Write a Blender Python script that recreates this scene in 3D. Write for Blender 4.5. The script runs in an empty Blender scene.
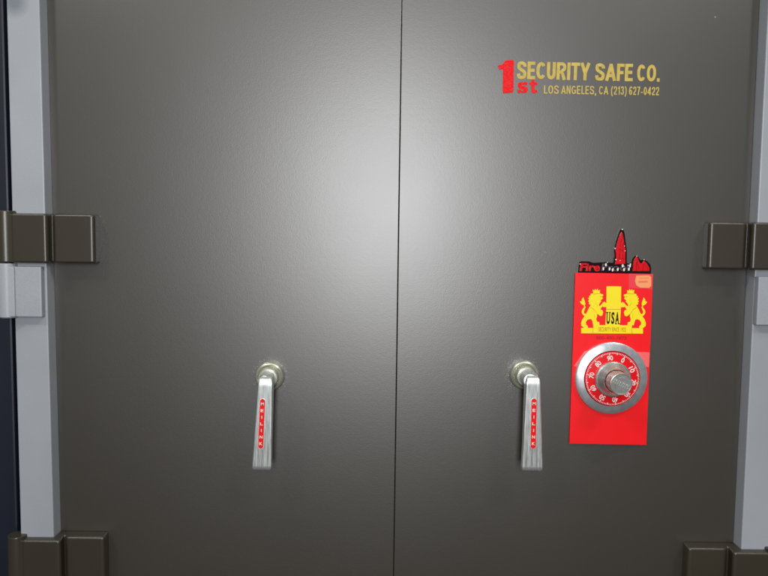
import bpy, bmesh, math, random
from mathutils import Vector, Matrix
from mathutils.geometry import tessellate_polygon
random.seed(7)
S = bpy.context.scene
COL = S.collection
R = math.radians

# ------------------------------------------------------------------ camera
F = 665.0                       # focal length in photo pixels (768 wide)
PITCH, ROLL = R(4.05), R(0.72)
D = 0.91                        # metres from the lens to the door faces
ZC = 1.25                       # lens height
cd = bpy.data.cameras.new('camera'); cam = bpy.data.objects.new('camera', cd); COL.objects.link(cam)
cd.sensor_width = 36; cd.lens = 36*F/768; cd.clip_start = .01; cd.clip_end = 50
Mrot = Matrix.Rotation(R(90)-PITCH, 3, 'X') @ Matrix.Rotation(ROLL, 3, 'Z')
cam.matrix_world = Matrix.Translation((0, -D, ZC)) @ Mrot.to_4x4()
S.camera = cam
S.render.resolution_x, S.render.resolution_y = 1024, 768

def P(px, py, h=0.0):
    """x, z on the plane that lies h metres in front of the door faces"""
    d = Mrot @ Vector(((px-384)/F, -(py-288)/F, -1.0))
    t = (D-h)/d.y
    return (d.x*t, ZC+d.z*t)
def X(px, py, h=0.0): return P(px, py, h)[0]
def Z(px, py, h=0.0): return P(px, py, h)[1]

# ------------------------------------------------------------------ materials
def lin(c):
    return tuple(((v/255)/12.92 if v/255 <= .04045 else ((v/255+.055)/1.055)**2.4) for v in c)+(1,)
def mat(name, rgb, rough=.5, metal=0, spec=.5, coat=0):
    m = bpy.data.materials.new(name); m.use_nodes = True
    b = m.node_tree.nodes['Principled BSDF']
    b.inputs['Base Color'].default_value = lin(rgb)
    b.inputs['Roughness'].default_value = rough
    b.inputs['Metallic'].default_value = metal
    b.inputs['Specular IOR Level'].default_value = spec
    b.inputs['Coat Weight'].default_value = coat
    b.inputs['Coat Roughness'].default_value = .1
    return m
class NT:
    def __init__(s, m): s.t = m.node_tree; s.b = s.t.nodes['Principled BSDF']
    def n(s, typ, **k):
        o = s.t.nodes.new(typ)
        for a, v in k.items(): setattr(o, a, v)
        return o
    def l(s, a, b): s.t.links.new(a, b)
    def coord(s): return s.n('ShaderNodeTexCoord').outputs['Object']
    def noise(s, scale, detail=3, rough=.5, vec=None, stretch=None):
        v = vec or s.coord()
        if stretch:
            mp = s.n('ShaderNodeMapping'); mp.inputs['Scale'].default_value = stretch; s.l(v, mp.inputs[0]); v = mp.outputs[0]
        o = s.n('ShaderNodeTexNoise'); o.inputs['Scale'].default_value = scale
        o.inputs['Detail'].default_value = detail; o.inputs['Roughness'].default_value = rough
        s.l(v, o.inputs['Vector']); return o.outputs['Fac']
    def rng(s, x, a, b, c, d):
        o = s.n('ShaderNodeMapRange'); 
        for i, v in enumerate((a, b, c, d)): o.inputs[i+1].default_value = v
        s.l(x, o.inputs[0]); return o.outputs[0]
    def math(s, op, a, b=None, c=None):
        o = s.n('ShaderNodeMath', operation=op)
        for i, v in enumerate((a, b, c)):
            if v is None: continue
            if isinstance(v, (int, float)): o.inputs[i].default_value = v
            else: s.l(v, o.inputs[i])
        return o.outputs[0]
    def mix(s, f, a, b):
        o = s.n('ShaderNodeMix', data_type='RGBA')
        s.l(f, o.inputs[0]) if not isinstance(f, (int, float)) else setattr(o.inputs[0], 'default_value', f)
        for i, v in ((6, a), (7, b)):
            if isinstance(v, tuple): o.inputs[i].default_value = v
            else: s.l(v, o.inputs[i])
        return o.outputs[2]
    def bump(s, h, strength, dist):
        o = s.n('ShaderNodeBump'); o.inputs['Strength'].default_value = strength; o.inputs['Distance'].default_value = dist
        s.l(h, o.inputs['Height']); s.l(o.outputs[0], s.b.inputs['Normal']); return o
    def dist_to(s, pt):
        o = s.n('ShaderNodeVectorMath', operation='DISTANCE'); s.l(s.coord(), o.inputs[0]); o.inputs[1].default_value = pt
        return o.outputs['Value']

HL = P(269.5, 376.5, .006); HR = P(524.5, 375, .006)          # handle axes
DC = P(611, 378, .006)                                        # dial axis

def door_paint(name, rgb, rough, chips=(), spec=.5, peelk=1.0, ior=1.5):
    m = mat(name, rgb, rough, spec=spec); q = NT(m); q.b.inputs['IOR'].default_value = ior
    c = q.mix(q.rng(q.noise(3.0, 4, .6), .3, .7, 0, 1), lin([v*.93 for v in rgb]), lin([v*1.06 for v in rgb]))
    fine = q.noise(900, 2, .5)
    c = q.mix(q.rng(fine, .3, .7, 0, .35), c, lin([v*.8 for v in rgb]))
    if chips:
        near = None
        for x, z, rad in chips:
            d = q.rng(q.dist_to((x, 0, z)), rad, rad+.006, 1, 0)
            near = d if near is None else q.math('MAXIMUM', near, d)
        fleck = q.math('GREATER_THAN', q.noise(520, 3, .7), .615)
        c = q.mix(q.math('MULTIPLY', near, fleck), c, lin((188, 186, 170)))
    q.l(c, q.b.inputs['Base Color'])
    q.l(q.rng(q.noise(5, 3, .5), .3, .7, rough-.006, rough+.008), q.b.inputs['Roughness'])
    peel = q.math('MULTIPLY_ADD', q.noise(560, 2, .5), .8, q.math('MULTIPLY', q.noise(170, 2, .5), .45))
    q.bump(q.math('MULTIPLY_ADD', q.noise(7, 3, .55), 1.2 if chips else .8, peel), .085*peelk, .001)
    return m
M = {}
M['door'] = door_paint('door_paint', (47, 41, 31), .40, [(HL[0], HL[1], .0215), (HR[0]-.002, HR[1], .0215)], spec=.85, ior=1.75)
q = NT(M['door'])                                             # the dial's soft shadow below the red card, painted into the door colour
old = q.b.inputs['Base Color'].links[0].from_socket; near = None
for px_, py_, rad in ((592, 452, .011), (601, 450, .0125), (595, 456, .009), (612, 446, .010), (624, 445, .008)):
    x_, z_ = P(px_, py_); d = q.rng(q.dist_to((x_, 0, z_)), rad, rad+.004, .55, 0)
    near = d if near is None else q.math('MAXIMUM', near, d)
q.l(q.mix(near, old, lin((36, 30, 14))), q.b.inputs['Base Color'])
old = q.b.inputs['Base Color'].links[0].from_socket
for px_, py_, rad, c_, k_ in ((715.3, 17, .0011, (150, 150, 140), .7), (352, 75, .0016, (22, 20, 16), .6), (545, 252, .0009, (120, 116, 108), .6), (139, 512, .0012, (28, 24, 18), .5), (222, 262, .0012, (30, 27, 20), .5)):
    x_, z_ = P(px_, py_); d = q.rng(q.dist_to((x_, 0, z_)), rad*.7, rad*1.3, k_, 0)
    old = q.mix(d, old, lin(c_))
q.l(old, q.b.inputs['Base Color'])
M['hinge'] = door_paint('hinge_paint', (56, 51, 41), .34, peelk=.3, ior=1.6)
M['grey'] = door_paint('grey_paint', (158, 162, 168), .42, peelk=.3)
q = NT(M['grey'])                                             # a faint soft-edged darker patch near the top left of the frame
sx, sz = P(14, 2, .02)
d = q.rng(q.dist_to((sx, -.02, sz)), .006, .022, .75, 0)
old = q.b.inputs['Base Color'].links[0].from_socket
q.l(q.mix(d, old, lin((95, 104, 112))), q.b.inputs['Base Color'])
M['navy'] = door_paint('navy_paint', (14, 22, 38), .5)
M['dark'] = mat('gap_dark', (12, 12, 12), .8)
M['gold'] = mat('gold_lettering', (190, 166, 74), .65, spec=.15)
q = NT(M['gold']); q.l(q.mix(q.rng(q.noise(150, 3), .35, .65, 0, 1), lin((188, 164, 82)), lin((200, 177, 96))), q.b.inputs['Base Color'])
M['redtext'] = mat('red_lettering', (228, 16, 22), .65, spec=.15)
q = NT(M['redtext']); q.l(q.mix(q.rng(q.noise(500, 3), .45, .7, 0, 1), lin((232, 12, 18)), lin((215, 60, 62))), q.b.inputs['Base Color'])
M['redpale'] = mat('worn_red_lettering', (222, 48, 60), .5)

def metal(name, rgb, rough, stretch=(1, 1, .04), amt=.12, bumps=.25, scale=900, met=.92):
    m = mat(name, rgb, rough, met); q = NT(m)
    nz = q.noise(scale, 3, .6, stretch=stretch)
    q.l(q.mix(q.rng(nz, .3, .7, 0, 1), lin([v*.94 for v in rgb]), lin([min(255, v*1.03) for v in rgb])), q.b.inputs['Base Color'])
    q.l(q.rng(nz, .3, .7, rough-amt/2, rough+amt/2), q.b.inputs['Roughness'])
    q.bump(nz, bumps, .0004)
    return m
M['lever'] = metal('brushed_lever_metal', (234, 238, 236), .36, met=.82, bumps=.06)
M['collar'] = metal('yellowed_nickel', (220, 220, 206), .3, (1, 1, 1), .02, .0, 40, .8)
M['bezel'] = metal('satin_chrome', (224, 228, 232), .3, (1, 1, 1), .03, .01, 120, .8)
M['knob'] = metal('knob_chrome', (205, 204, 200), .28, (1, 1, 1), .02, .0, 120, .8)
M['card'] = mat('red_card', (246, 6, 18), .44, spec=.45)
q = NT(M['card']); q.bump(q.noise(25, 2), .25, .002)
M['dialred'] = mat('dial_red', (226, 10, 22), .3)
M['white'] = mat('white_print', (238, 232, 226), .5)
M['yellow'] = mat('yellow_print', (250, 224, 18), .45)
M['yellow2'] = mat('deep_yellow_print', (240, 204, 14), .45)
M['black'] = mat('black_print', (16, 14, 12), .4)
M['ochre'] = mat('ochre_print', (172, 134, 14), .45)
M['darkred'] = mat('dark_red_print', (168, 10, 22), .45)
M['blackgloss'] = mat('black_foil', (16, 5, 8), .16, coat=.6)
M['redfoil'] = mat('red_foil', (222, 8, 24), .2, coat=.6)
q = NT(M['redfoil']); q.bump(q.noise(300, 3), .5, .001)
M['foilgrey'] = mat('worn_silver_foil', (96, 78, 84), .3)
M['foildark'] = mat('dark_red_foil', (120, 4, 18), .3)
M['pink'] = mat('pink_sticker', (236, 60, 72), .4)
M['peach'] = mat('peach_sticker', (246, 158, 100), .45)
M['plate'] = mat('red_enamel', (226, 24, 22), .3)
# clear tape
m = mat('clear_tape', (255, 235, 235), .22); M['tape'] = m
b = m.node_tree.nodes['Principled BSDF']; b.inputs['Alpha'].default_value = .09

# ------------------------------------------------------------------ mesh helpers
def link(name, bm, mats, parent=None, smooth=False):
    me = bpy.data.meshes.new(name)
    bmesh.ops.recalc_face_normals(bm, faces=bm.faces[:])
    if smooth:
        for f in bm.faces: f.smooth = True
    bm.to_mesh(me); bm.free()
    for m_ in (mats if isinstance(mats, (list, tuple)) else [mats]): me.materials.append(m_)
    o = bpy.data.objects.new(name, me); COL.objects.link(o)
    if parent: o.parent = parent; o.matrix_parent_inverse = parent_inv(parent)
    if smooth:
        try: me.set_sharp_from_angle(angle=R(38))
        except Exception: pass
        wn = o.modifiers.new('weighted', 'WEIGHTED_NORMAL'); wn.keep_sharp = True; wn.weight = 100; wn.mode = 'FACE_AREA'
    return o
def world_loc(o):
    v = Vector(o.location)
    while o.parent: o = o.parent; v += Vector(o.location) if o.type == 'EMPTY' else Vector((0, 0, 0))
    return v
def parent_inv(p):
    # every mesh is written in world coordinates
    return Matrix.Translation(-TR.get(p.name, Vector((0, 0, 0))))
TR = {}
def empty(name, loc, parent=None):
    o = bpy.data.objects.new(name, None); COL.objects.link(o); o.empty_display_size = .05
    o.location = loc
    if parent:
        o.parent = parent; o.matrix_parent_inverse = parent_inv(parent)
    TR[o.name] = Vector(loc)
    return o
def tag(o, label=None, cat=None, group=None, kind=None):
    for k, v in (('label', label), ('category', cat), ('group', group), ('kind', kind)):
        if v: o[k] = v
    return o
def prism(bm, pts, h0, h1, mi=0, bev=0, seg=2):
    """outline of (x, z) points, from h0 (back) to h1 (front) metres before the door"""
    va = [bm.verts.new((x, -h0, z)) for x, z in pts]; vb = [bm.verts.new((x, -h1, z)) for x, z in pts]
    n = len(pts)
    if n > 4 and not bev:
        fs = []
        for t in tessellate_polygon([[Vector((x, z, 0)) for x, z in pts]]):
            fs.append(bm.faces.new([va[i] for i in t])); fs.append(bm.faces.new([vb[i] for i in t]))
    else: fs = [bm.faces.new(va), bm.faces.new(vb)]
    for i in range(n): fs.append(bm.faces.new((va[i], va[(i+1) % n], vb[(i+1) % n], vb[i])))
    for f in fs: f.material_index = mi
    if bev:
        es = [e for e in fs[1].edges]
        bmesh.ops.bevel(bm, geom=es, offset=bev, segments=seg, profile=.5, affect='EDGES', clamp_overlap=True)
def profile_z(bm, prof, z0, z1, bev=.0015, seg=3):
    """cross-section of (x, h) points pulled from z0 up to z1, every edge rounded"""
    va = [bm.verts.new((x, -h, z0)) for x, h in prof]; vb = [bm.verts.new((x, -h, z1)) for x, h in prof]
    n = len(prof); fs = [bm.faces.new(va), bm.faces.new(vb)]
    for i in range(n): fs.append(bm.faces.new((va[i], va[(i+1) % n], vb[(i+1) % n], vb[i])))
    bmesh.ops.recalc_face_normals(bm, faces=fs)
    if bev:
        es = list({e for f in fs for e in f.edges})
        bmesh.ops.bevel(bm, geom=es, offset=bev, segments=seg, profile=.5, affect='EDGES', clamp_overlap=True)
def rounded(pts, rad, n=6):
    out = []; N = len(pts)
    for i in range(N):
        p, a, b_ = Vector(pts[i]), Vector(pts[i-1]), Vector(pts[(i+1) % N])
        rr_ = min(rad[i], (a-p).length*.49, (b_-p).length*.49)
        if rr_ < 1e-5: out.append((p.x, p.y)); continue
        u, v = (a-p).normalized()*rr_, (b_-p).normalized()*rr_
        for k in range(n+1):
            t = k/n; q_ = p+u*(1-t)**2+v*t*t
            out.append((q_.x, q_.y))
    return out
def slab_z(bm, prof, z0, z1, e=.0024, steps=5):
    """cross-section pulled from z0 to z1, its two ends eased by a radius e"""
    N = len(prof); area_ = sum(prof[i-1][0]*prof[i][1]-prof[i][0]*prof[i-1][1] for i in range(N)); sg = 1 if area_ > 0 else -1
    nor = []
    for i in range(N):
        a, b_ = Vector(prof[i-1]), Vector(prof[(i+1) % N]); d = (b_-a).normalized(); nor.append(Vector((d.y, -d.x))*sg)
    def ring(off, z): return [bm.verts.new((prof[i][0]-nor[i].x*off, -max(prof[i][1]-nor[i].y*off, 0.0003), z)) for i in range(N)]
    rs = []
    for k in range(steps+1): a = math.pi/2*k/steps; rs.append(ring(e*(1-math.sin(a)), z0+e*(1-math.cos(a))))
    for k in range(steps, -1, -1): a = math.pi/2*k/steps; rs.append(ring(e*(1-math.sin(a)), z1-e*(1-math.cos(a))))
    for a, b_ in zip(rs, rs[1:]):
        for i in range(N): bm.faces.new((a[i], a[(i+1) % N], b_[(i+1) % N], b_[i]))
    for rg_ in (rs[0], rs[-1]):
        for t in tessellate_polygon([[Vector((v.co.x, v.co.y, 0)) for v in rg_]]): bm.faces.new([rg_[i] for i in t])
def lathe(bm, cx, cz, prof, n=96, mi=0, axis='y'):
    rings = []
    for r, h in prof:
        if r < 1e-6: rings.append([bm.verts.new((cx, -h, cz))]); continue
        rings.append([bm.verts.new((cx+r*math.cos(2*math.pi*i/n), -h, cz+r*math.sin(2*math.pi*i/n))) for i in range(n)])
    for a, b_ in zip(rings, rings[1:]):
        for i in range(n):
            j = (i+1) % n
            if len(a) == 1: f = bm.faces.new((a[0], b_[i], b_[j]))
            elif len(b_) == 1: f = bm.faces.new((a[i], a[j], b_[0]))
            else: f = bm.faces.new((a[i], a[j], b_[j], b_[i]))
            f.material_index = mi
def cyl_z(bm, cx, ch, r, z0, z1, bev=.0015, n=40):
    def ring(rr, z): return [bm.verts.new((cx+rr*math.cos(2*math.pi*i/n), -ch+rr*math.sin(2*math.pi*i/n), z)) for i in range(n)]
    rs = [ring(r-bev, z0), ring(r, z0+bev), ring(r, z1-bev), ring(r-bev*.3, z1-bev*.3), ring(r-bev, z1)]
    bm.faces.new(rs[0]); bm.faces.new(rs[-1])
    for a, b_ in zip(rs, rs[1:]):
        for i in range(n): bm.faces.new((a[i], a[(i+1) % n], b_[(i+1) % n], b_[i]))
def text_into(bm, body, x0, x1, z0, z1, h, thick=.00025, bold=0, mi=0, rot=0, spacing=1.0, shear=0):
    """flat lettering that fills the box x0..x1, z0..z1 (cap height) at h; rot turns it about the box centre"""
    cu = bpy.data.curves.new('t', 'FONT'); cu.body = body; cu.size = 1; cu.offset = bold
    cu.space_character = spacing; cu.resolution_u = 4; cu.shear = shear
    o = bpy.data.objects.new('t', cu); COL.objects.link(o)
    dg = bpy.context.evaluated_depsgraph_get(); dg.update()
    me = bpy.data.meshes.new_from_object(o.evaluated_get(dg))
    xs = [v.co.x for v in me.vertices]; ys = [v.co.y for v in me.vertices]
    ax, bx, ay, by = min(xs), max(xs), min(ys), max(ys)
    if '(' in body or ',' in body: ay, by = -bold, .729+bold
    cx, cz = (x0+x1)/2, (z0+z1)/2
    t = bmesh.new(); t.from_mesh(me)
    for v in t.verts:
        u = (v.co.x-ax)/(bx-ax)*(x1-x0)+x0-cx; w = (v.co.y-ay)/(by-ay)*(z1-z0)+z0-cz
        v.co = (cx+u*math.cos(rot)-w*math.sin(rot), -(h-thick), cz+u*math.sin(rot)+w*math.cos(rot))
    bmesh.ops.remove_doubles(t, verts=t.verts[:], dist=1e-6)
    r = bmesh.ops.extrude_face_region(t, geom=t.faces[:])
    for g in r['geom']:
        if isinstance(g, bmesh.types.BMVert): g.co.y -= thick
    for f in t.faces: f.material_index = mi; f.smooth = False
    tm = bpy.data.meshes.new('tmp'); t.to_mesh(tm); t.free(); 
    n0 = len(bm.faces); bm.from_mesh(tm); bm.faces.ensure_lookup_table()
    for f in bm.faces[n0:]: f.material_index = mi
    COL.objects.unlink(o); bpy.data.objects.remove(o); bpy.data.curves.remove(cu); bpy.data.meshes.remove(me); bpy.data.meshes.remove(tm)
def lerp(a, b_, t): return a+(b_-a)*t

# ------------------------------------------------------------------ the safe
FH = .020                                # the frame stands this far proud of the doors
def line(x_top, x_bot, yb, y):           # a photo line through (x_top, 0) and (x_bot, yb)
    return lerp(x_top, x_bot, y/yb)
YT, YB = -90, 690
def edge(x_top, x_bot, yb, h): return [P(line(x_top, x_bot, yb, y), y, h) for y in (YT, YB)]
L_out = edge(6.3, 20.5, 530, FH); L_in = edge(39.2, 53.5, 530, FH)
doorL = edge(46.5, 60.5, 530, 0); seam = edge(402, 393.5, 576, 0)
doorR = edge(760, 733.5, 545, 0); R_in = edge(768.6, 741.5, 545, FH); R_out = edge(801, 774.5, 545, FH)

sx0 = (L_out[0][0]+R_out[0][0])/2
safe = empty('safe', (0, .3, doorL[1][1]-.1))
tag(safe, 'dark grey double-door steel safe with light grey frame, two lever handles and a dial', 'safe')
# body: frame front, stepped reveal and the carcass behind
bm = bmesh.new()
zt, zb = L_out[0][1]+.09, L_out[1][1]-.09
def ext(pair, z):                        # continue a photo edge to another height
    (xa, za), (xb, zb_) = pair
    return (xa+(xb-xa)*(z-za)/(zb_-za), z)
def quad(a, b_, c, d_): bm.faces.new([bm.verts.new(v) for v in (a, b_, c, d_)])
def v3(p, h): return (p[0], -h, p[1])
rail_t, rail_b = zt-.045, zb+.045
prism(bm, [ext(L_out, zt), ext(L_in, zt), ext(L_in, zb), ext(L_out, zb)], -.55, FH, bev=.0015)
prism(bm, [ext(R_in, zt), ext(R_out, zt), ext(R_out, zb), ext(R_in, zb)], -.55, FH, bev=.0015)
prism(bm, [ext(L_in, zt), ext(R_in, zt), ext(R_in, rail_t), ext(L_in, rail_t)], -.55, FH-.0006)
prism(bm, [ext(L_in, rail_b), ext(R_in, rail_b), ext(R_in, zb), ext(L_in, zb)], -.55, FH-.0006)
# inner lip against each door
lipL = [(x-.0010, z) for x, z in doorL]; lipR = [(x+.0010, z) for x, z in doorR]
prism(bm, [ext(L_in, rail_t), ext(lipL, rail_t), ext(lipL, rail_b), ext(L_in, rail_b)], -.05, -.001, bev=.0006)
prism(bm, [ext(lipR, rail_t), ext(R_in, rail_t), ext(R_in, rail_b), ext(lipR, rail_b)], -.05, -.001, bev=.0006)
prism(bm, [ext(L_out, zt-.002), ext(R_out, zt-.002), ext(R_out, zb+.002), ext(L_out, zb+.002)], -.60, -.5505)
body = link('body', bm, M['grey'], safe)

def door(a, b_, ins_a, ins_b, label):
    bm = bmesh.new()
    A = [(x+ins_a, z) for x, z in a]; B = [(x-ins_b, z) for x, z in b_]
    t, bt = rail_t-.002, rail_b+.002
    prism(bm, [ext(A, t), ext(B, t), ext(B, bt), ext(A, bt)], -.05, 0, bev=.0009, seg=3)
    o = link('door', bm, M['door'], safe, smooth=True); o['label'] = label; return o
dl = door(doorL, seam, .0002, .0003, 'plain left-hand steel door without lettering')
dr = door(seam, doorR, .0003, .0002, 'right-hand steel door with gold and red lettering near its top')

# lettering
bm = bmesh.new()
def tx(s, pa, pb, ph, h=.0006, **k):
    """lettering whose baseline runs between two photo points on the door, ph photo pixels tall"""
    x0, za = P(*pa, h); x1, zb_ = P(*pb, h)
    z = (za+zb_)/2; hz = Z(pa[0], pa[1]-ph, h)-za
    text_into(bm, s, x0, x1, z, z+hz, h, rot=math.atan2(zb_-za, x1-x0), **k)
def cat(pts, n=12):
    """smooth curve through control points"""
    q_ = [pts[0]]+list(pts)+[pts[-1]]; out = []
    for a, b_, c, d in zip(q_, q_[1:], q_[2:], q_[3:]):
        for k in range(n):
            t = k/n
            out.append(tuple(.5*(2*b_[m]+(c[m]-a[m])*t+(2*a[m]-5*b_[m]+4*c[m]-d[m])*t*t+(3*b_[m]-a[m]-3*c[m]+d[m])*t**3) for m in (0, 1)))
    return out+[tuple(pts[-1])]
def arc(w, a0, a1, cy=.5, ry=.5, t=.19, ex=2.15, n=30, cx_=None):
    out = []
    for k in range(n+1):
        a = R(lerp(a0, a1, k/n)); c, s_ = math.cos(a), math.sin(a)
        f = lambda v: math.copysign(abs(v)**(2/ex), v)
        out.append(((w/2 if cx_ is None else cx_)+(w/2-t/2)*f(c), cy+(ry-t/2)*f(s_)))
    return out
def glyph(ch, t):
    """width and centre lines of one letter of a bold grotesque, cap height 1"""
    e = t/2; g = e*.86
    if ch == 'S': w = .63; return w, [cat([(w-e, .70), (w-e*1.25, .83), (w/2, 1-g), (e*1.2, .86), (e, .74), (e*1.3, .615), (w/2, .51), (w-e*1.2, .39), (w-e, .27), (w-e*1.4, .13), (w/2, g), (e*1.3, .13), (e*.95, .31)])]
    if ch == 'C': w = .65; return w, [arc(w, 38, 322, t=t)]
    if ch == 'G': w = .68; return w, [arc(w, 42, 318, t=t), [(w*.54, .44), (w, .44)], [(w-e, .44), (w-e, .08)]]
    if ch == 'O': w = .70; return w, [arc(w, 0, 360, t=t, n=48)]
    if ch == '0': w = .50; return w, [arc(w, 0, 360, t=t, n=48)]
    if ch == 'U': w = .60; return w, [[(e, 1), (e, .4)]+[(x, z) for x, z in arc(w, 180, 360, cy=.36, ry=.36, t=t)]+[(w-e, .4), (w-e, 1)]]
    if ch == 'E': w = .54; return w, [[(e, 0), (e, 1)], [(0, 1-g), (w-.02, 1-g)], [(0, .51), (w-.05, .51)], [(0, g), (w, g)]]
    if ch == 'F': w = .50; return w, [[(e, 0), (e, 1)], [(0, 1-g), (w, 1-g)], [(0, .49), (w-.05, .49)]]
    if ch == 'L': w = .50; return w, [[(e, 0), (e, 1)], [(0, g), (w, g)]]
    if ch == 'I': return t, [[(e, 0), (e, 1)]]
    if ch == 'T': w = .60; return w, [[(w/2, 0), (w/2, 1)], [(0, 1-g), (w, 1-g)]]
    if ch == 'Y': w = .68; return w, [[(w/2, 0), (w/2, .44)], [(e*.9, 1), (w/2, .40)], [(w-e*.9, 1), (w/2, .40)]]
    if ch == 'A': w = .72; return w, [[(e*.9, 0), (w/2, .96)], [(w-e*.9, 0), (w/2, .96)], [(w/2-.06, .985-g), (w/2+.06, .985-g)], [(.16, .30), (w-.16, .30)]]
    if ch == 'N': w = .60; return w, [[(e, 0), (e, 1)], [(w-e, 0), (w-e, 1)], [(e, .95), (w-e, .05)]]
    if ch == 'R': w = .65; return w, [[(e, 0), (e, 1)], [(0, 1-g), (w*.55, 1-g)]+[(w*.55+(w*.45-e)*math.sin(R(a)), .72+(.28-g)*math.cos(R(a))) for a in range(12, 180, 12)]+[(w*.5, .44+.0), (0, .44)], [(w*.46, .45), (w*.62, .36), (w-e*1.0, 0)]]
    if ch == 'r': return glyph('R', t)
    if ch == '1': w = .30; return w, [[(w-e, 0), (w-e, 1)], cat([(0, .72), (.1, .79), (w-e, .95)])]
    if ch == '2': w = .50; return w, [cat([(e*.9, .68), (e*1.3, .86), (w/2, 1-g), (w-e*1.3, .87), (w-e, .70), (w*.72, .48), (w*.35, .26), (e*1.1, g)]), [(e*.6, g), (w, g)]]
    if ch == '3': w = .50; return w, [cat([(e, .74), (e*1.5, .88), (w/2, 1-g), (w-e*1.5, .87), (w-e*1.3, .72), (w*.6, .55), (w*.38, .53)]), cat([(w*.4, .53), (w*.66, .51), (w-e*1.1, .40), (w-e, .27), (w-e*1.5, .12), (w/2, g), (e*1.4, .12), (e*.9, .28)])]
    if ch == '4': w = .54; return w, [[(w*.7, 0), (w*.7, 1)], [(w*.7, .95), (e*.6, .30)], [(0, .27), (w, .27)]]
    if ch == '6': w = .50; return w, [arc(w, 0, 360, cy=.31, ry=.31, t=t, n=40), cat([(w-e, .78), (w*.76, .90), (w/2, 1-g), (e*1.8, .85), (e, .55), (e, .34)])]
    if ch == '7': w = .50; return w, [[(0, 1-g), (w, 1-g)], cat([(w-e, .93), (w*.6, .62), (w*.36, 0)])]
    if ch == '-': w = .28; return w, [[(0, .32), (w, .32)]]
    if ch == '.': return t, [[(e, 0), (e, t*.95)]]
    if ch == ',': return t, [[(e, t*.95), (e, 0)], [(e*1.3, .03), (e*.5, -.16)]]
    if ch == '(': w = .26; return w, [cat([(w-e*.4, 1.0), (e*1.1, .72), (e*.8, .4), (e*1.1, .1), (w-e*.4, -.2)])]
    if ch == ')': w = .26; return w, [cat([(e*.4, 1.0), (w-e*1.1, .72), (w-e*.8, .4), (w-e*1.1, .1), (e*.4, -.2)])]
    return .28, []
def sign_text(word, pa, pb, ph, t=.19, h=.0004, mi=0, gap=.09):
    """painted letters along the baseline pa..pb (photo points on the door), ph photo pixels tall"""
    (x0, z0), (x1, z1) = P(*pa, h), P(*pb, h)
    H = Z(pa[0], pa[1]-ph, h)-z0; ang = math.atan2(z1-z0, x1-x0); Lw = math.hypot(x1-x0, z1-z0)
    parts_ = []; x = 0
    for i, c in enumerate(word):
        w, st = glyph(c, t); parts_.append((x, st)); x += w
        if i < len(word)-1:
            d = word[i+1]; x += gap*(.35 if c in 'AFTY' and d in 'ATY' else .7 if c in 'AFTYL' or d in 'ATY' else 1)
    k_ = Lw/x; lay = 0
    for ox, st in parts_:
        for path in st:
            lay = (lay+1) % 7; hh = h+lay*.00001
            pts = [Vector((( ox+a)*k_, b_*H)) for a, b_ in path]
            pts = [p for n_, p in enumerate(pts) if n_ == 0 or (p-pts[n_-1]).length > 1e-7]
            closed = (pts[0]-pts[-1]).length < 1e-5
            if closed: pts = pts[:-1]
            n_ = len(pts); hw = t*H*.5*min(1.0, .5+.5*k_/H); L_, R_ = [], []
            for m_ in range(n_):
                a = pts[m_-1] if (m_ or closed) else pts[0]; b_ = pts[(m_+1) % n_] if (m_ < n_-1 or closed) else pts[-1]
                d = (b_-a).normalized(); nn = Vector((-d.y, d.x))
                wd = hw*(k_/H*1.0*abs(nn.x)+.9*abs(nn.y)) if abs(nn.x) > 0 or 1 else hw
                wd = t*.5*math.hypot(k_*nn.x, H*.86*nn.y)
                for arr, sg in ((L_, 1), (R_, -1)):
                    p = pts[m_]+nn*wd*sg
                    arr.append(bm.verts.new((x0+p.x*math.cos(ang)-p.y*math.sin(ang), -hh, z0+p.x*math.sin(ang)+p.y*math.cos(ang))))
            for m_ in range(n_ if closed else n_-1):
                o_ = (m_+1) % n_; f = bm.faces.new((L_[m_], L_[o_], R_[o_], R_[m_])); f.material_index = mi
sign_text('SECURITY', (516.9, 78.9), (589.8, 80.5), 17.6, t=.215, gap=.065)
sign_text('SAFE', (595, 80.6), (632.6, 81.3), 17.4, t=.215, gap=.06)
sign_text('CO.', (636.8, 81.4), (659.6, 81.8), 17.2, t=.215, gap=.08)
sign_text('LOS', (543.8, 93.7), (558.6, 93.9), 8.4, t=.17, gap=.14)
sign_text('ANGELES,', (561.0, 93.9), (596.0, 94.4), 8.4, t=.17, gap=.14)
sign_text('CA', (598.8, 94.4), (608.2, 94.6), 8.4, t=.17, gap=.12)
sign_text('(213)', (611.0, 94.6), (626.4, 94.8), 8.4, t=.16, gap=.14)
sign_text('627-0422', (628.9, 94.9), (658.8, 95.4), 8.4, t=.17, gap=.13)
one = [(498.0, 65.5), (502, 64.6), (505.5, 60.4), (513.8, 60.2), (513.5, 90.5), (512.6, 92.9), (503.2, 93.4), (502.6, 91.5), (502.9, 69.4), (499.4, 69.8), (498.4, 68)]
prism(bm, [P(x, y, 0) for x, y in one], .0002, .0006, mi=1)
def fl(u, v): return P(490+u/12.8, 55+v/12.8, 0)
s_out = [(362,358),(400,345),(430,352),(440,344),(476,346),(480,382),(448,392),(430,380),(404,384),(410,396),(450,402),(484,420),(486,456),(462,484),(420,490),(392,480),(384,490),(352,488),(350,444),(382,440),(400,456),(428,458),(430,446),(396,438),(366,424),(354,396)]
t_out = [(536,318),(566,314),(568,346),(604,348),(604,380),(570,382),(572,444),(584,450),(600,438),(606,476),(572,490),(540,486),(528,464),(526,384),(506,382),(506,352),(530,346)]
for o_ in (s_out, t_out): prism(bm, [fl(u, v) for u, v in o_], .0002, .0006, mi=1)
lt = link('lettering', bm, [M['gold'], M['redtext']], dr)
lt['label'] = 'gold and red printed company name and phone number'

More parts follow.
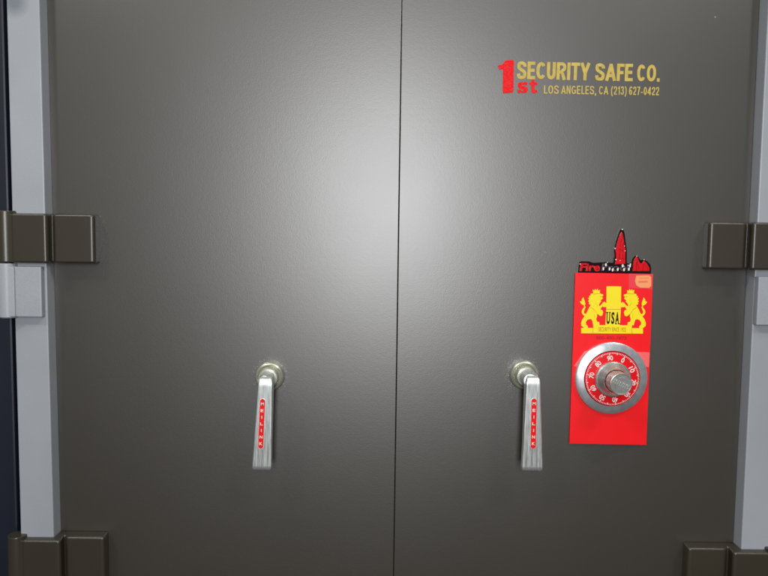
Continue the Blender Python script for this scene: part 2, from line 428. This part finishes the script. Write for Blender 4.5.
# hinges
KR = .0125
def hinge(sign, xs, yt, yb, label, grey=None, yref=None):
    """xs: photo x of outer block edge, block inner edge, valley, door block edge, door block end"""
    ym = (yt+min(yb, 576))/2
    xo, xi, xv0, xv1, xd, xe = [X(px, ym, h) for px, h in zip(xs, (.033, .033, .014, .020, .021, .002))]
    inner = (L_in if sign > 0 else R_in)
    xr = ext(inner, Z(400, ym, 0))[0]+sign*.0006
    xm = (xv0+xv1)/2
    prof = [(xo, FH+.0004), (xo, .033), (xi, .033), (xm-sign*.0010, .0145), (xm+sign*.0010, .0145), (xv1, .021), (xd+sign*.0012, .021), (xe, .0004), (xr, .0004), (xr, FH+.0004)]
    prof = rounded(prof, [0, .0035, .0055, .004, .004, .0055, .006, 0, 0, 0])
    z1, z0 = Z(xs[3], yt, .021), Z(xs[3], yb, .021)
    bm = bmesh.new(); slab_z(bm, prof, z0, z1, .0032)
    h = link('hinge', bm, M['hinge'], safe, smooth=True); h['label'] = label
    kx = xo-sign*(KR*.92); kh = .022
    bm = bmesh.new(); cyl_z(bm, kx, kh, KR, z0+.0005, z1+.0035)
    # web joining barrel and strap
    profile_z(bm, [(xo+sign*.0012, FH+.001), (xo+sign*.0012, .0315), (kx, .0315), (kx, FH+.001)], z0+.001, z1-.0012, .0008)
    link('knuckle', bm, M['hinge'], h, smooth=True)
    if grey:
        gx0, gx1, gt, gb = grey
        zt_, zb_ = Z(gx1, gt, .03), Z(gx1, gb, .03)
        a, b_ = xo-sign*.001, X(gx1, (gt+gb)/2, .029)
        bm = bmesh.new()
        profile_z(bm, [(a, FH+.0004), (a, .0295), (b_-sign*.001, .0295), (b_, .0285), (b_, FH+.0004)], zb_, zt_, .0012)
        cyl_z(bm, kx, kh, KR, zb_-.002, z0-.0008)
        profile_z(bm, [(a+sign*.003, FH+.001), (a+sign*.003, .0318), (kx, .0335), (kx, FH+.001)], zb_+.0003, zt_-.0004, .0008)
        g = link('hinge_leaf', bm, M['grey'], h, smooth=True); g['label'] = 'light grey fixed half below the dark strap'
    return h
hinge(1, (11, 47.2, 50, 54, 93.5, 99), 214, 263, 'left-hand middle hinge', (13, 41.5, 267, 317))
hinge(1, (22, 60.5, 62.5, 66.5, 104, 108), 537, 588, 'left-hand lower hinge')
hinge(-1, (789, 752, 749.5, 744.5, 709.5, 703.5), 222.5, 269.5, 'right-hand middle hinge', (790, 757.5, 277, 325))
hinge(-1, (770, 733, 731, 725, 688, 683), 548.6, 598, 'right-hand lower hinge')

# handles
def handle(c, top, bot, plate, label, flare):
    cx, cz = c
    hd = empty('handle', (cx, 0, cz), safe); hd['label'] = label
    px = D/F*1.0
    r0 = 15.0*px
    bm = bmesh.new()
    lathe(bm, cx, cz, [(r0*.99, .0003), (r0, .003), (r0*.985, .0052), (r0*.95, .0072), (r0*.90, .0086), (r0*.85, .0090), (r0*.80, .0086), (r0*.75, .0072), (r0*.70, .0050), (r0*.68, .0048), (r0*.68, .0150), (r0*.665, .0165), (r0*.63, .0174), (r0*.59, .0172), (r0*.56, .0162), (0, .0162)])
    link('escutcheon', bm, M['collar'], hd, smooth=True)
    # shaft and neck
    bm = bmesh.new()
    lathe(bm, cx, cz, [(r0*.52, .012), (r0*.52, .022), (r0*.50, .032), (r0*.47, .040), (r0*.43, .0445), (0, .046)], n=64)
    # lever: lofted blade, photo positions of its upper and lower end
    HT, HB = .052, .047
    (tx0, ty), (tx1, _) = top; (bx0, by), (bx1, _) = bot
    A0, A1 = P(tx0, ty, HT), P(tx1, ty, HT); B0, B1 = P(bx0, by, HB), P(bx1, by, HB)
    N, K = 44, 26
    rows = []
    for i in range(N+1):
        t = i/N
        z = lerp((A0[1]+A1[1])/2, (B0[1]+B1[1])/2, t)
        x0, x1 = lerp(A0[0], B0[0], t), lerp(A1[0], B1[0], t)
        hf = lerp(HT, HB, t); th = lerp(.016, .008, min(1, t*1.4))
        # rounded shoulder at the top, slight ease at the bottom corners
        sh = max(0, 1-t/.09); hf -= .0105*(1-math.sqrt(max(0, 1-sh*sh)))
        x0 += .0028*sh**2.5; x1 -= .0028*sh**2.5
        e = max(0, (t-.985)/.015); x0 += .0008*e*e; x1 -= .0008*e*e; hf -= .0012*e*e
        fl = max(0, min(1, (t-flare)/.2))
        row = []
        for k in range(K+1):                                  # front, left to right, with rounded arrises
            u = k/K; x = lerp(x0, x1, u)
            edge_ = min(u, 1-u)*abs(x1-x0)
            drop = 0 if edge_ > .0016 else .0014*(1-math.sqrt(max(0, 1-(1-edge_/.0016)**2)))
            g = .0007*fl*max(0, math.cos(2*math.pi*(u*4.0)))**4 if .08 < u < .92 else 0
            row.append(bm.verts.new((x, -(hf-drop-g), z)))
        for k in range(4, -1, -1):                            # back, right to left
            u = k/4; row.append(bm.verts.new((lerp(x0, x1, u), -(hf-th+(.0015 if u in (0, 1) else 0)), z)))
        rows.append(row)
    for a, b_ in zip(rows, rows[1:]):
        n = len(a)
        for i in range(n): bm.faces.new((a[i], a[(i+1) % n], b_[(i+1) % n], b_[i]))
    bm.faces.new(rows[0]); bm.faces.new(rows[-1])
    link('lever', bm, M['lever'], hd, smooth=True)
    # enamel name plate, letters stacked one under another
    (px0, py0), (px1, py1), w = plate
    hp = lerp(HT, HB, .35)+.0012
    bm = bmesh.new()
    C0, C1 = Vector(P(px0, py0, hp)), Vector(P(px1, py1, hp)); ax = (C1-C0).normalized(); pr = Vector((-ax.y, ax.x)); ww = w*(D-hp)/F/2
    def capsule(r, inset=0):
        pts = []
        a, b_ = C0+ax*ww, C1-ax*ww
        for i in range(13): an = math.pi*i/12; pts.append(a+pr*(-r*math.cos(an))*-1+(-ax)*r*math.sin(an))
        for i in range(13): an = math.pi*i/12; pts.append(b_+pr*(-r*math.cos(an))+ax*r*math.sin(an))
        return [(p.x, p.y) for p in pts]
    prism(bm, capsule(ww+.0007), hp-.0025, hp-.0003, mi=2)
    prism(bm, capsule(ww), hp-.001, hp, mi=0)
    word = 'MEILINK'
    for i, ch in enumerate(word):
        c_ = C0+(C1-C0)*((i+.75)/(len(word)+.5))
        hw = ww*(.55 if ch not in 'I' else .12); hh = ww*.56
        text_into(bm, ch, c_.x-hw, c_.x+hw, c_.y-hh, c_.y+hh, hp+.0003, bold=.01, mi=1, thick=.0003)
    np_ = link('name_plate', bm, [M['plate'], M['white'], M['lever']], hd); np_['label'] = 'red oval strip with white letters reading downwards'
    return hd
handle(HL, ((258.3, 376.5), (272.4, 376.5)), ((251.6, 470), (271.4, 470)), ((262.6, 399), (260.6, 448.6), 5.2), 'left-hand lever handle', .68)
handle(HR, ((526.8, 375.5), (540.6, 375.5)), ((521.6, 470.8), (543, 471.2)), ((534.2, 398.6), (533.2, 448.6), 5.4), 'right-hand lever handle', .66)

# combination dial
px = (D-.01)/F
dial = empty('combination_dial', (DC[0], 0, DC[1]), safe)
cx, cz = DC
CH = .0035                              # card front face
bm = bmesh.new()
lathe(bm, cx, cz, [(36.6*px, .0003), (36.8*px, .0065), (36.5*px, .0078), (35.6*px, .0086), (33*px, .0096), (30.2*px, .0104), (28.6*px, .0108), (28.2*px, .0100), (27.9*px, .0085), (27.5*px, .006), (0, .006)], n=128)
link('bezel', bm, M['bezel'], dial, smooth=True)
bm = bmesh.new()
rr = 27.6*px; HF = .0112
lathe(bm, cx, cz, [(rr, .0065), (rr, HF-.0004), (rr-.0004, HF), (rr*.62, HF+.0012), (0, HF+.0012)], n=128)
def face_h(r): return HF+.0012*min(1, (rr-r)/(rr*.38))
for k in range(100):
    an = R(27+3.6*k); r1 = rr*.975; r0 = rr*(.865 if k % 10 == 0 else .895 if k % 5 == 0 else .925); w = .00036 if k % 5 else .0005
    c, s = math.cos(math.pi/2-an), math.sin(math.pi/2-an)
    vs = []
    for r_, q_ in ((r0, -w), (r1, -w), (r1, w), (r0, w)):
        vs.append(bm.verts.new((cx+r_*c-q_*s, -(face_h(r_)+.0003), cz+r_*s+q_*c)))
    f = bm.faces.new(vs); f.material_index = 1
for k in range(10):
    an = R(27+36*k); rn = rr*.775; s_ = str(k*10)
    x, z = cx+rn*math.sin(an), cz+rn*math.cos(an); hh = rr*.088; hw = hh*(.62 if len(s_) == 1 else 1.2)
    text_into(bm, s_, x-hw, x+hw, z-hh, z+hh, face_h(rn)+.0004, bold=.015, mi=1, rot=-an, thick=.0002)
df = link('dial_face', bm, [M['dialred'], M['white']], dial, smooth=True); df['label'] = 'red number ring with white ticks and figures'
bm = bmesh.new()
k1 = 18.0*px
lathe(bm, cx, cz, [(k1, HF+.0008), (k1*1.0, .0150), (k1*.98, .0162), (k1*.93, .0168), (k1*.90, .0165), (k1*.88, .0170), (k1*.80, .0200), (k1*.72, .0225), (k1*.66, .0245), (k1*.645, .027)], n=128)
# knurled grip
n = 240; rg = 11.4*(D-.042)/F
rings = []
for h_, a_, sc in ((.0265, .0, 1.0), (.0275, .0, 1.0), (.0438, .0, 1.0), (.0450, .0, .995), (.0458, .0, .965), (.0460, 0, .93), (.0452, 0, .89), (.0451, 0, .0)):
    if sc == 0: rings.append([bm.verts.new((cx, -h_, cz))]); continue
    rings.append([bm.verts.new((cx+(rg*sc+(a_ if i % 4 < 2 else -a_))*math.cos(2*math.pi*i/n), -h_, cz+(rg*sc+(a_ if i % 4 < 2 else -a_))*math.sin(2*math.pi*i/n))) for i in range(n)])
for a, b_ in zip(rings, rings[1:]):
    for i in range(n):
        j = (i+1) % n
        bm.faces.new((a[i], a[j], b_[0]) if len(b_) == 1 else (a[i], a[j], b_[j], b_[i]))
# cast relief across the face of the knob: a slanting band with worn raised strokes
def rel(pts, h1):
    a = R(-24); prism(bm, [(cx+(x*math.cos(a)-z*math.sin(a))*rg, cz+(x*math.sin(a)+z*math.cos(a))*rg) for x, z in pts], .0450, h1+.0036+.0001, bev=.0002, seg=1)
rel([(-.84, -.14), (.84, -.14), (.84, .16), (-.84, .16)], .0416)
for i in range(8):
    x = -.72+i*.195; rel([(x, -.2), (x+.07, -.2), (x+.09, .22), (x+.02, .22)], .0420)
    if i % 2 == 0: rel([(x+.09, .1), (x+.15, .1), (x+.15, .2), (x+.09, .2)], .0420)
    else: rel([(x+.08, -.18), (x+.15, -.18), (x+.15, -.08), (x+.08, -.08)], .0420)
for s_ in (-1, 1):
    rel([(-.42, s_*.38), (-.2, s_*.62), (.2, s_*.66), (.45, s_*.42), (.15, s_*.46), (-.1, s_*.46)][::s_], .0417)
link('knob', bm, M['knob'], dial, smooth=True)

# ------------------------------------------------------------------ red card behind the dial
card = empty('card', (DC[0], -.003, P(608, 444)[1]))
tag(card, 'tall glossy red card with yellow lion emblem, standing behind the combination dial', 'card')
def K(u, v, h=CH):                       # card coordinates from enlarged emblem drawing
    return P(570+u/8.86, 280+v/8.86, h)
bm = bmesh.new()
cc = [P(*c_, CH) for c_ in ((575.2, 272.6), (653.2, 274.2), (646.4, 445.0), (569.3, 443.6))]
# a hole for the spindle is hidden by the bezel
prism(bm, cc, .0028, CH, bev=.0002, seg=1)
link('card_sheet', bm, M['card'], card)
bm = bmesh.new()
lion = [(205,118),(200,82),(215,94),(222,77),(232,94),(243,75),(250,93),(266,88),(262,113),(272,122),(292,126),(294,140),(280,149),(291,158),(285,170),(272,176),(276,190),(262,206),(255,222),(262,232),(280,215),(290,200),(305,192),(322,205),(322,238),(300,240),(285,235),(275,250),(268,262),(285,265),(293,285),(285,315),(268,320),(248,305),(238,300),(240,320),(232,345),(238,368),(258,372),(262,399),(205,399),(200,375),(192,350),(175,345),(155,352),(140,372),(142,395),(158,408),(157,424),(125,424),(100,405),(98,380),(108,350),(125,325),(128,318),(112,305),(102,285),(108,262),(125,240),(122,225),(100,212),(88,195),(95,185),(103,192),(104,172),(118,150),(122,165),(128,180),(134,200),(136,215),(130,225),(138,240),(130,260),(122,280),(128,298),(142,300),(150,285),(160,262),(175,235),(185,222),(170,215),(165,205),(172,200),(158,185),(170,178),(160,160),(172,155),(168,140),(182,138),(182,122)]
def kp(pts, mi, t=.0003): prism(bm, [K(u, v) for u, v in pts], CH+.0001, CH+t, mi=mi)
kp(lion, 0)
kp([(770-u, v+2) for u, v in lion][::-1], 0)
kp([(323, 55), (453, 57), (450, 258), (321, 256)], 0, .0004)
kp([(321, 256), (450, 258), (441, 402), (312, 400)], 0, .00036)
kp([(322, 257), (449, 259), (449, 262), (322, 260)], 1, .0006)
kp([(98, 424), (204, 424.5), (205, 399), (548, 401), (547, 426), (646, 427), (645, 475), (98, 472)], 0, .00045)
for a, b_, w in (((215, 300), (215, 335), 3), ((183, 240), (215, 262), 3), ((215, 262), (238, 300), 3), ((268, 143), (276, 146), 5), ((205, 122), (262, 118), 2.5), ((225, 200), (245, 230), 2.5)):
    for mir in (0, 1):
        A, B = (a, b_) if not mir else ((770-b_[0], b_[1]), (770-a[0], a[1]))
        kp([(A[0], A[1]), (B[0], B[1]), (B[0]+1, B[1]+w), (A[0]+1, A[1]+w)], 1, .0006)
kp([(203, 402), (206, 402), (205, 472), (202, 472)], 1, .0006); kp([(547, 404), (550, 404), (549, 474), (546, 474)], 1, .0006)
def ktx(s, u0, v0, u1, v1, h, **k):
    a = K(u0, v1, h); b_ = K(u1, v0, h); text_into(bm, s, a[0], b_[0], a[1], b_[1], h, thick=.0001, **k)
def slab(s, u0, v0, u1, v1):
    ktx(s, u0, v0, u1, v1, CH+.0007, bold=.035, mi=2, spacing=1.12)
slab('U', 322, 284, 357, 390); slab('S', 364, 284, 396, 390); slab('A', 400, 284, 438, 390)
for u0, u1, v in ((318, 338, 283), (345, 360, 283), (398, 416, 384), (424, 441, 384)): kp([(u0, v), (u1, v), (u1, v+7), (u0, v+7)], 2, .0007)
ktx('SECURITY SINCE 1922', 252, 421, 496, 455, CH+.0007, mi=3, spacing=1.05)
ktx('800-400-7873', 232, 500, 500, 525, CH+.0005, mi=4, bold=.0)
e = link('emblem', bm, [M['yellow'], M['ochre'], M['black'], M['ochre'], M['darkred']], card); e['label'] = 'yellow crowned lions either side of a pillar, printed'
# pale sticker
bm = bmesh.new()
def SK(u, v): return P(590+u/11.8, 270+v/11.8, CH)
prism(bm, [SK(458, 42), (SK(742, 46)), SK(735, 228), SK(458, 212)], CH+.0001, CH+.00025, mi=0)
prism(bm, [SK(u, v) for u, v in ((545, 66), (700, 62), (720, 85), (722, 185), (695, 210), (590, 208), (545, 180), (530, 130))], CH+.0002, CH+.0004, mi=1)
prism(bm, [SK(u, v) for u, v in ((580, 92), (690, 90), (690, 98), (580, 100))], CH+.0004, CH+.0005, mi=2)
prism(bm, [SK(u, v) for u, v in ((570, 128), (680, 126), (680, 148), (570, 150))], CH+.0004, CH+.0005, mi=2)
M['rust'] = mat('faded_orange_print', (236, 116, 84), .5)
s = link('sticker', bm, [M['pink'], M['peach'], M['rust']], card); s['label'] = 'small faded pink and peach sticker in the top right corner'

# clear tape over the card, running behind the dial
bm = bmesh.new()
HT_ = CH+.0005
prism(bm, [P(x, y, HT_) for x, y in ((584.5, 351), (600, 350.2), (648.5, 352.3), (649.6, 352.6), (648.9, 367.2), (645, 366.8), (573.8, 366.2))], HT_, HT_+.00008)
tag(link('tape', bm, M['tape']), 'clear tape strip stuck across the red card behind the dial', 'tape')

# ------------------------------------------------------------------ shiny foil emblem sticking up behind the card
fe = empty('decal', (P(615, 272)[0], -.001, P(615, 276)[1]))
tag(fe, 'shiny red and black foil decal with tall spire, standing above the red card', 'decal')
def E(u, v, h=.002): return P(575+u/9.035, 225+v/9.035, h)
bm = bmesh.new()
out = [(30,470),(28,420),(38,336),(60,326),(130,328),(160,343),(200,340),(240,336),(262,340),(290,330),(330,345),(350,343),(350,300),(362,290),(352,215),(362,196),(375,130),(400,60),(412,38),(425,33),(438,42),(448,70),(457,150),(470,230),(466,345),(485,352),(510,345),(520,300),(540,280),(558,275),(575,288),(590,322),(620,310),(655,328),(680,355),(688,385),(686,430),(686,470)]
prism(bm, [E(u, v, .0022) for u, v in out], .0006, .0022, bev=.00035, seg=2)
link('backing', bm, M['blackgloss'], fe)
bm = bmesh.new()
def ep(pts, mi, t=.0030, b_=.0003): prism(bm, [E(u, v, .0026) for u, v in pts], .0021, t, mi=mi, bev=b_, seg=1)
ep([(420, 62), (432, 78), (441, 150), (457, 225), (448, 300), (455, 352), (362, 356), (374, 300), (366, 222), (385, 150), (402, 95)], 0, .0034, .0006)
ep([(520, 418), (528, 335), (542, 300), (556, 284), (570, 300), (580, 345), (600, 352), (622, 326), (648, 345), (672, 385), (672, 418)], 0, .0034, .0006)
def etx(s, u0, v0, u1, v1, mi, bold=.04, shear=0):
    a = E(u0, v1, .0032); b_ = E(u1, v0, .0032); text_into(bm, s, a[0], b_[0], a[1], b_[1], .0031, thick=.0008, bold=bold, mi=mi, shear=shear)
etx('Fire', 44, 346, 228, 416, 0, .03, .1)
etx('Proof', 240, 352, 508, 414, 3, -.004, .1)
for u, v in ((246, 392), (302, 394), (330, 402), (376, 398), (432, 400), (476, 396), (486, 366), (268, 356), (420, 366)):   # where the foil glints
    ep([(u, v), (u+9, v-12), (u+15, v-9), (u+13, v+14), (u+3, v+17)], 1, .0042, 0)
for a_, b2 in (((424, 80), (404, 190)), ((404, 190), (398, 300)), ((436, 150), (424, 240)), ((424, 240), (432, 330)), ((384, 215), (440, 232)), ((378, 305), (446, 298)), ((556, 300), (548, 408)), ((556, 330), (574, 400)), ((620, 345), (604, 408)), ((632, 350), (656, 408))):
    ep([a_, (a_[0]+4, a_[1]+2), (b2[0]+5, b2[1]), (b2[0]-1, b2[1]-1)], 4, .0037, 0)
for u, v, r in ((425, 40, 6), (360, 212, 6), (368, 313, 6), (405, 322, 4), (446, 190, 3.5), (450, 234, 4), (478, 365, 5), (500, 352, 5), (556, 281, 4), (622, 314, 4), (45, 352, 5), (292, 337, 4), (440, 372, 4)):
    ep([(u+r*math.cos(i*math.pi/3)*random.uniform(.8, 1.2), v+r*math.sin(i*math.pi/3)) for i in range(6)], 1, .0037, 0)
f_ = link('foil_letters', bm, [M['redfoil'], M['white'], M['blackgloss'], M['foilgrey'], M['foildark']], fe)

# ------------------------------------------------------------------ navy cabinet left of the safe
bm = bmesh.new()
gx = L_out[0][0]
prism(bm, [(gx-.62, zt+.1), (gx-.022, zt+.1), (ext(L_out, zb)[0]-.022, zb-.1), (gx-.62, zb-.1)], -.56, -.012, bev=.003)
cab = link('cabinet', bm, M['navy'])
tag(cab, 'dark navy cabinet beside the safe along the left edge of the photo', 'cabinet')

# ------------------------------------------------------------------ light
w = bpy.data.worlds.new('World'); S.world = w; w.use_nodes = True
wt = w.node_tree; bg = wt.nodes['Background']
tc = wt.nodes.new('ShaderNodeTexCoord'); sp = wt.nodes.new('ShaderNodeSeparateXYZ'); cr = wt.nodes.new('ShaderNodeValToRGB')
mr = wt.nodes.new('ShaderNodeMapRange'); mr.inputs[1].default_value = -1; mr.inputs[2].default_value = 1
wt.links.new(tc.outputs['Generated'], sp.inputs[0]); wt.links.new(sp.outputs['Z'], mr.inputs[0]); wt.links.new(mr.outputs[0], cr.inputs[0]); wt.links.new(cr.outputs[0], bg.inputs[0])
cr.color_ramp.elements[0].position = .25; cr.color_ramp.elements[0].color = (.10, .09, .08, 1)
cr.color_ramp.elements[1].position = .8; cr.color_ramp.elements[1].color = (.75, .8, .85, 1)
bg.inputs[1].default_value = .28
def area(name, loc, target, sx_, sy_, power, col, spread=180):
    l = bpy.data.lights.new(name, 'AREA'); l.shape = 'RECTANGLE'; l.size = sx_; l.size_y = sy_; l.energy = power; l.color = col
    l.spread = R(spread)
    o = bpy.data.objects.new(name, l); COL.objects.link(o); o.location = loc
    dv = Vector(target)-Vector(loc); o.rotation_euler = dv.to_track_quat('-Z', 'Y').to_euler(); return o
# lit ceiling panel over the photographer and the tubes of the shop ceiling
area('lamp_panel', (.0, -2.2, ZC+.20), (.0, 0, ZC+.1), .36, 1.0, 30, (.98, .985, 1))
area('ceiling_tube', (0, -.85, 2.75), (0, -.75, 0), 3.6, .4, 11, (1, .98, .9))
area('ceiling_lamp', (-1.5, -1.8, 3.5), (0, 0, ZC), .3, .3, 24, (1, .98, .93))
area('ceiling_lamp', (1.5, -1.8, 3.5), (0, 0, ZC), .3, .3, 24, (1, .98, .93))

S.view_settings.view_transform = 'Standard'; S.view_settings.look = 'None'; S.view_settings.gamma = 1
S.view_settings.exposure = 0
S.render.engine = 'CYCLES'
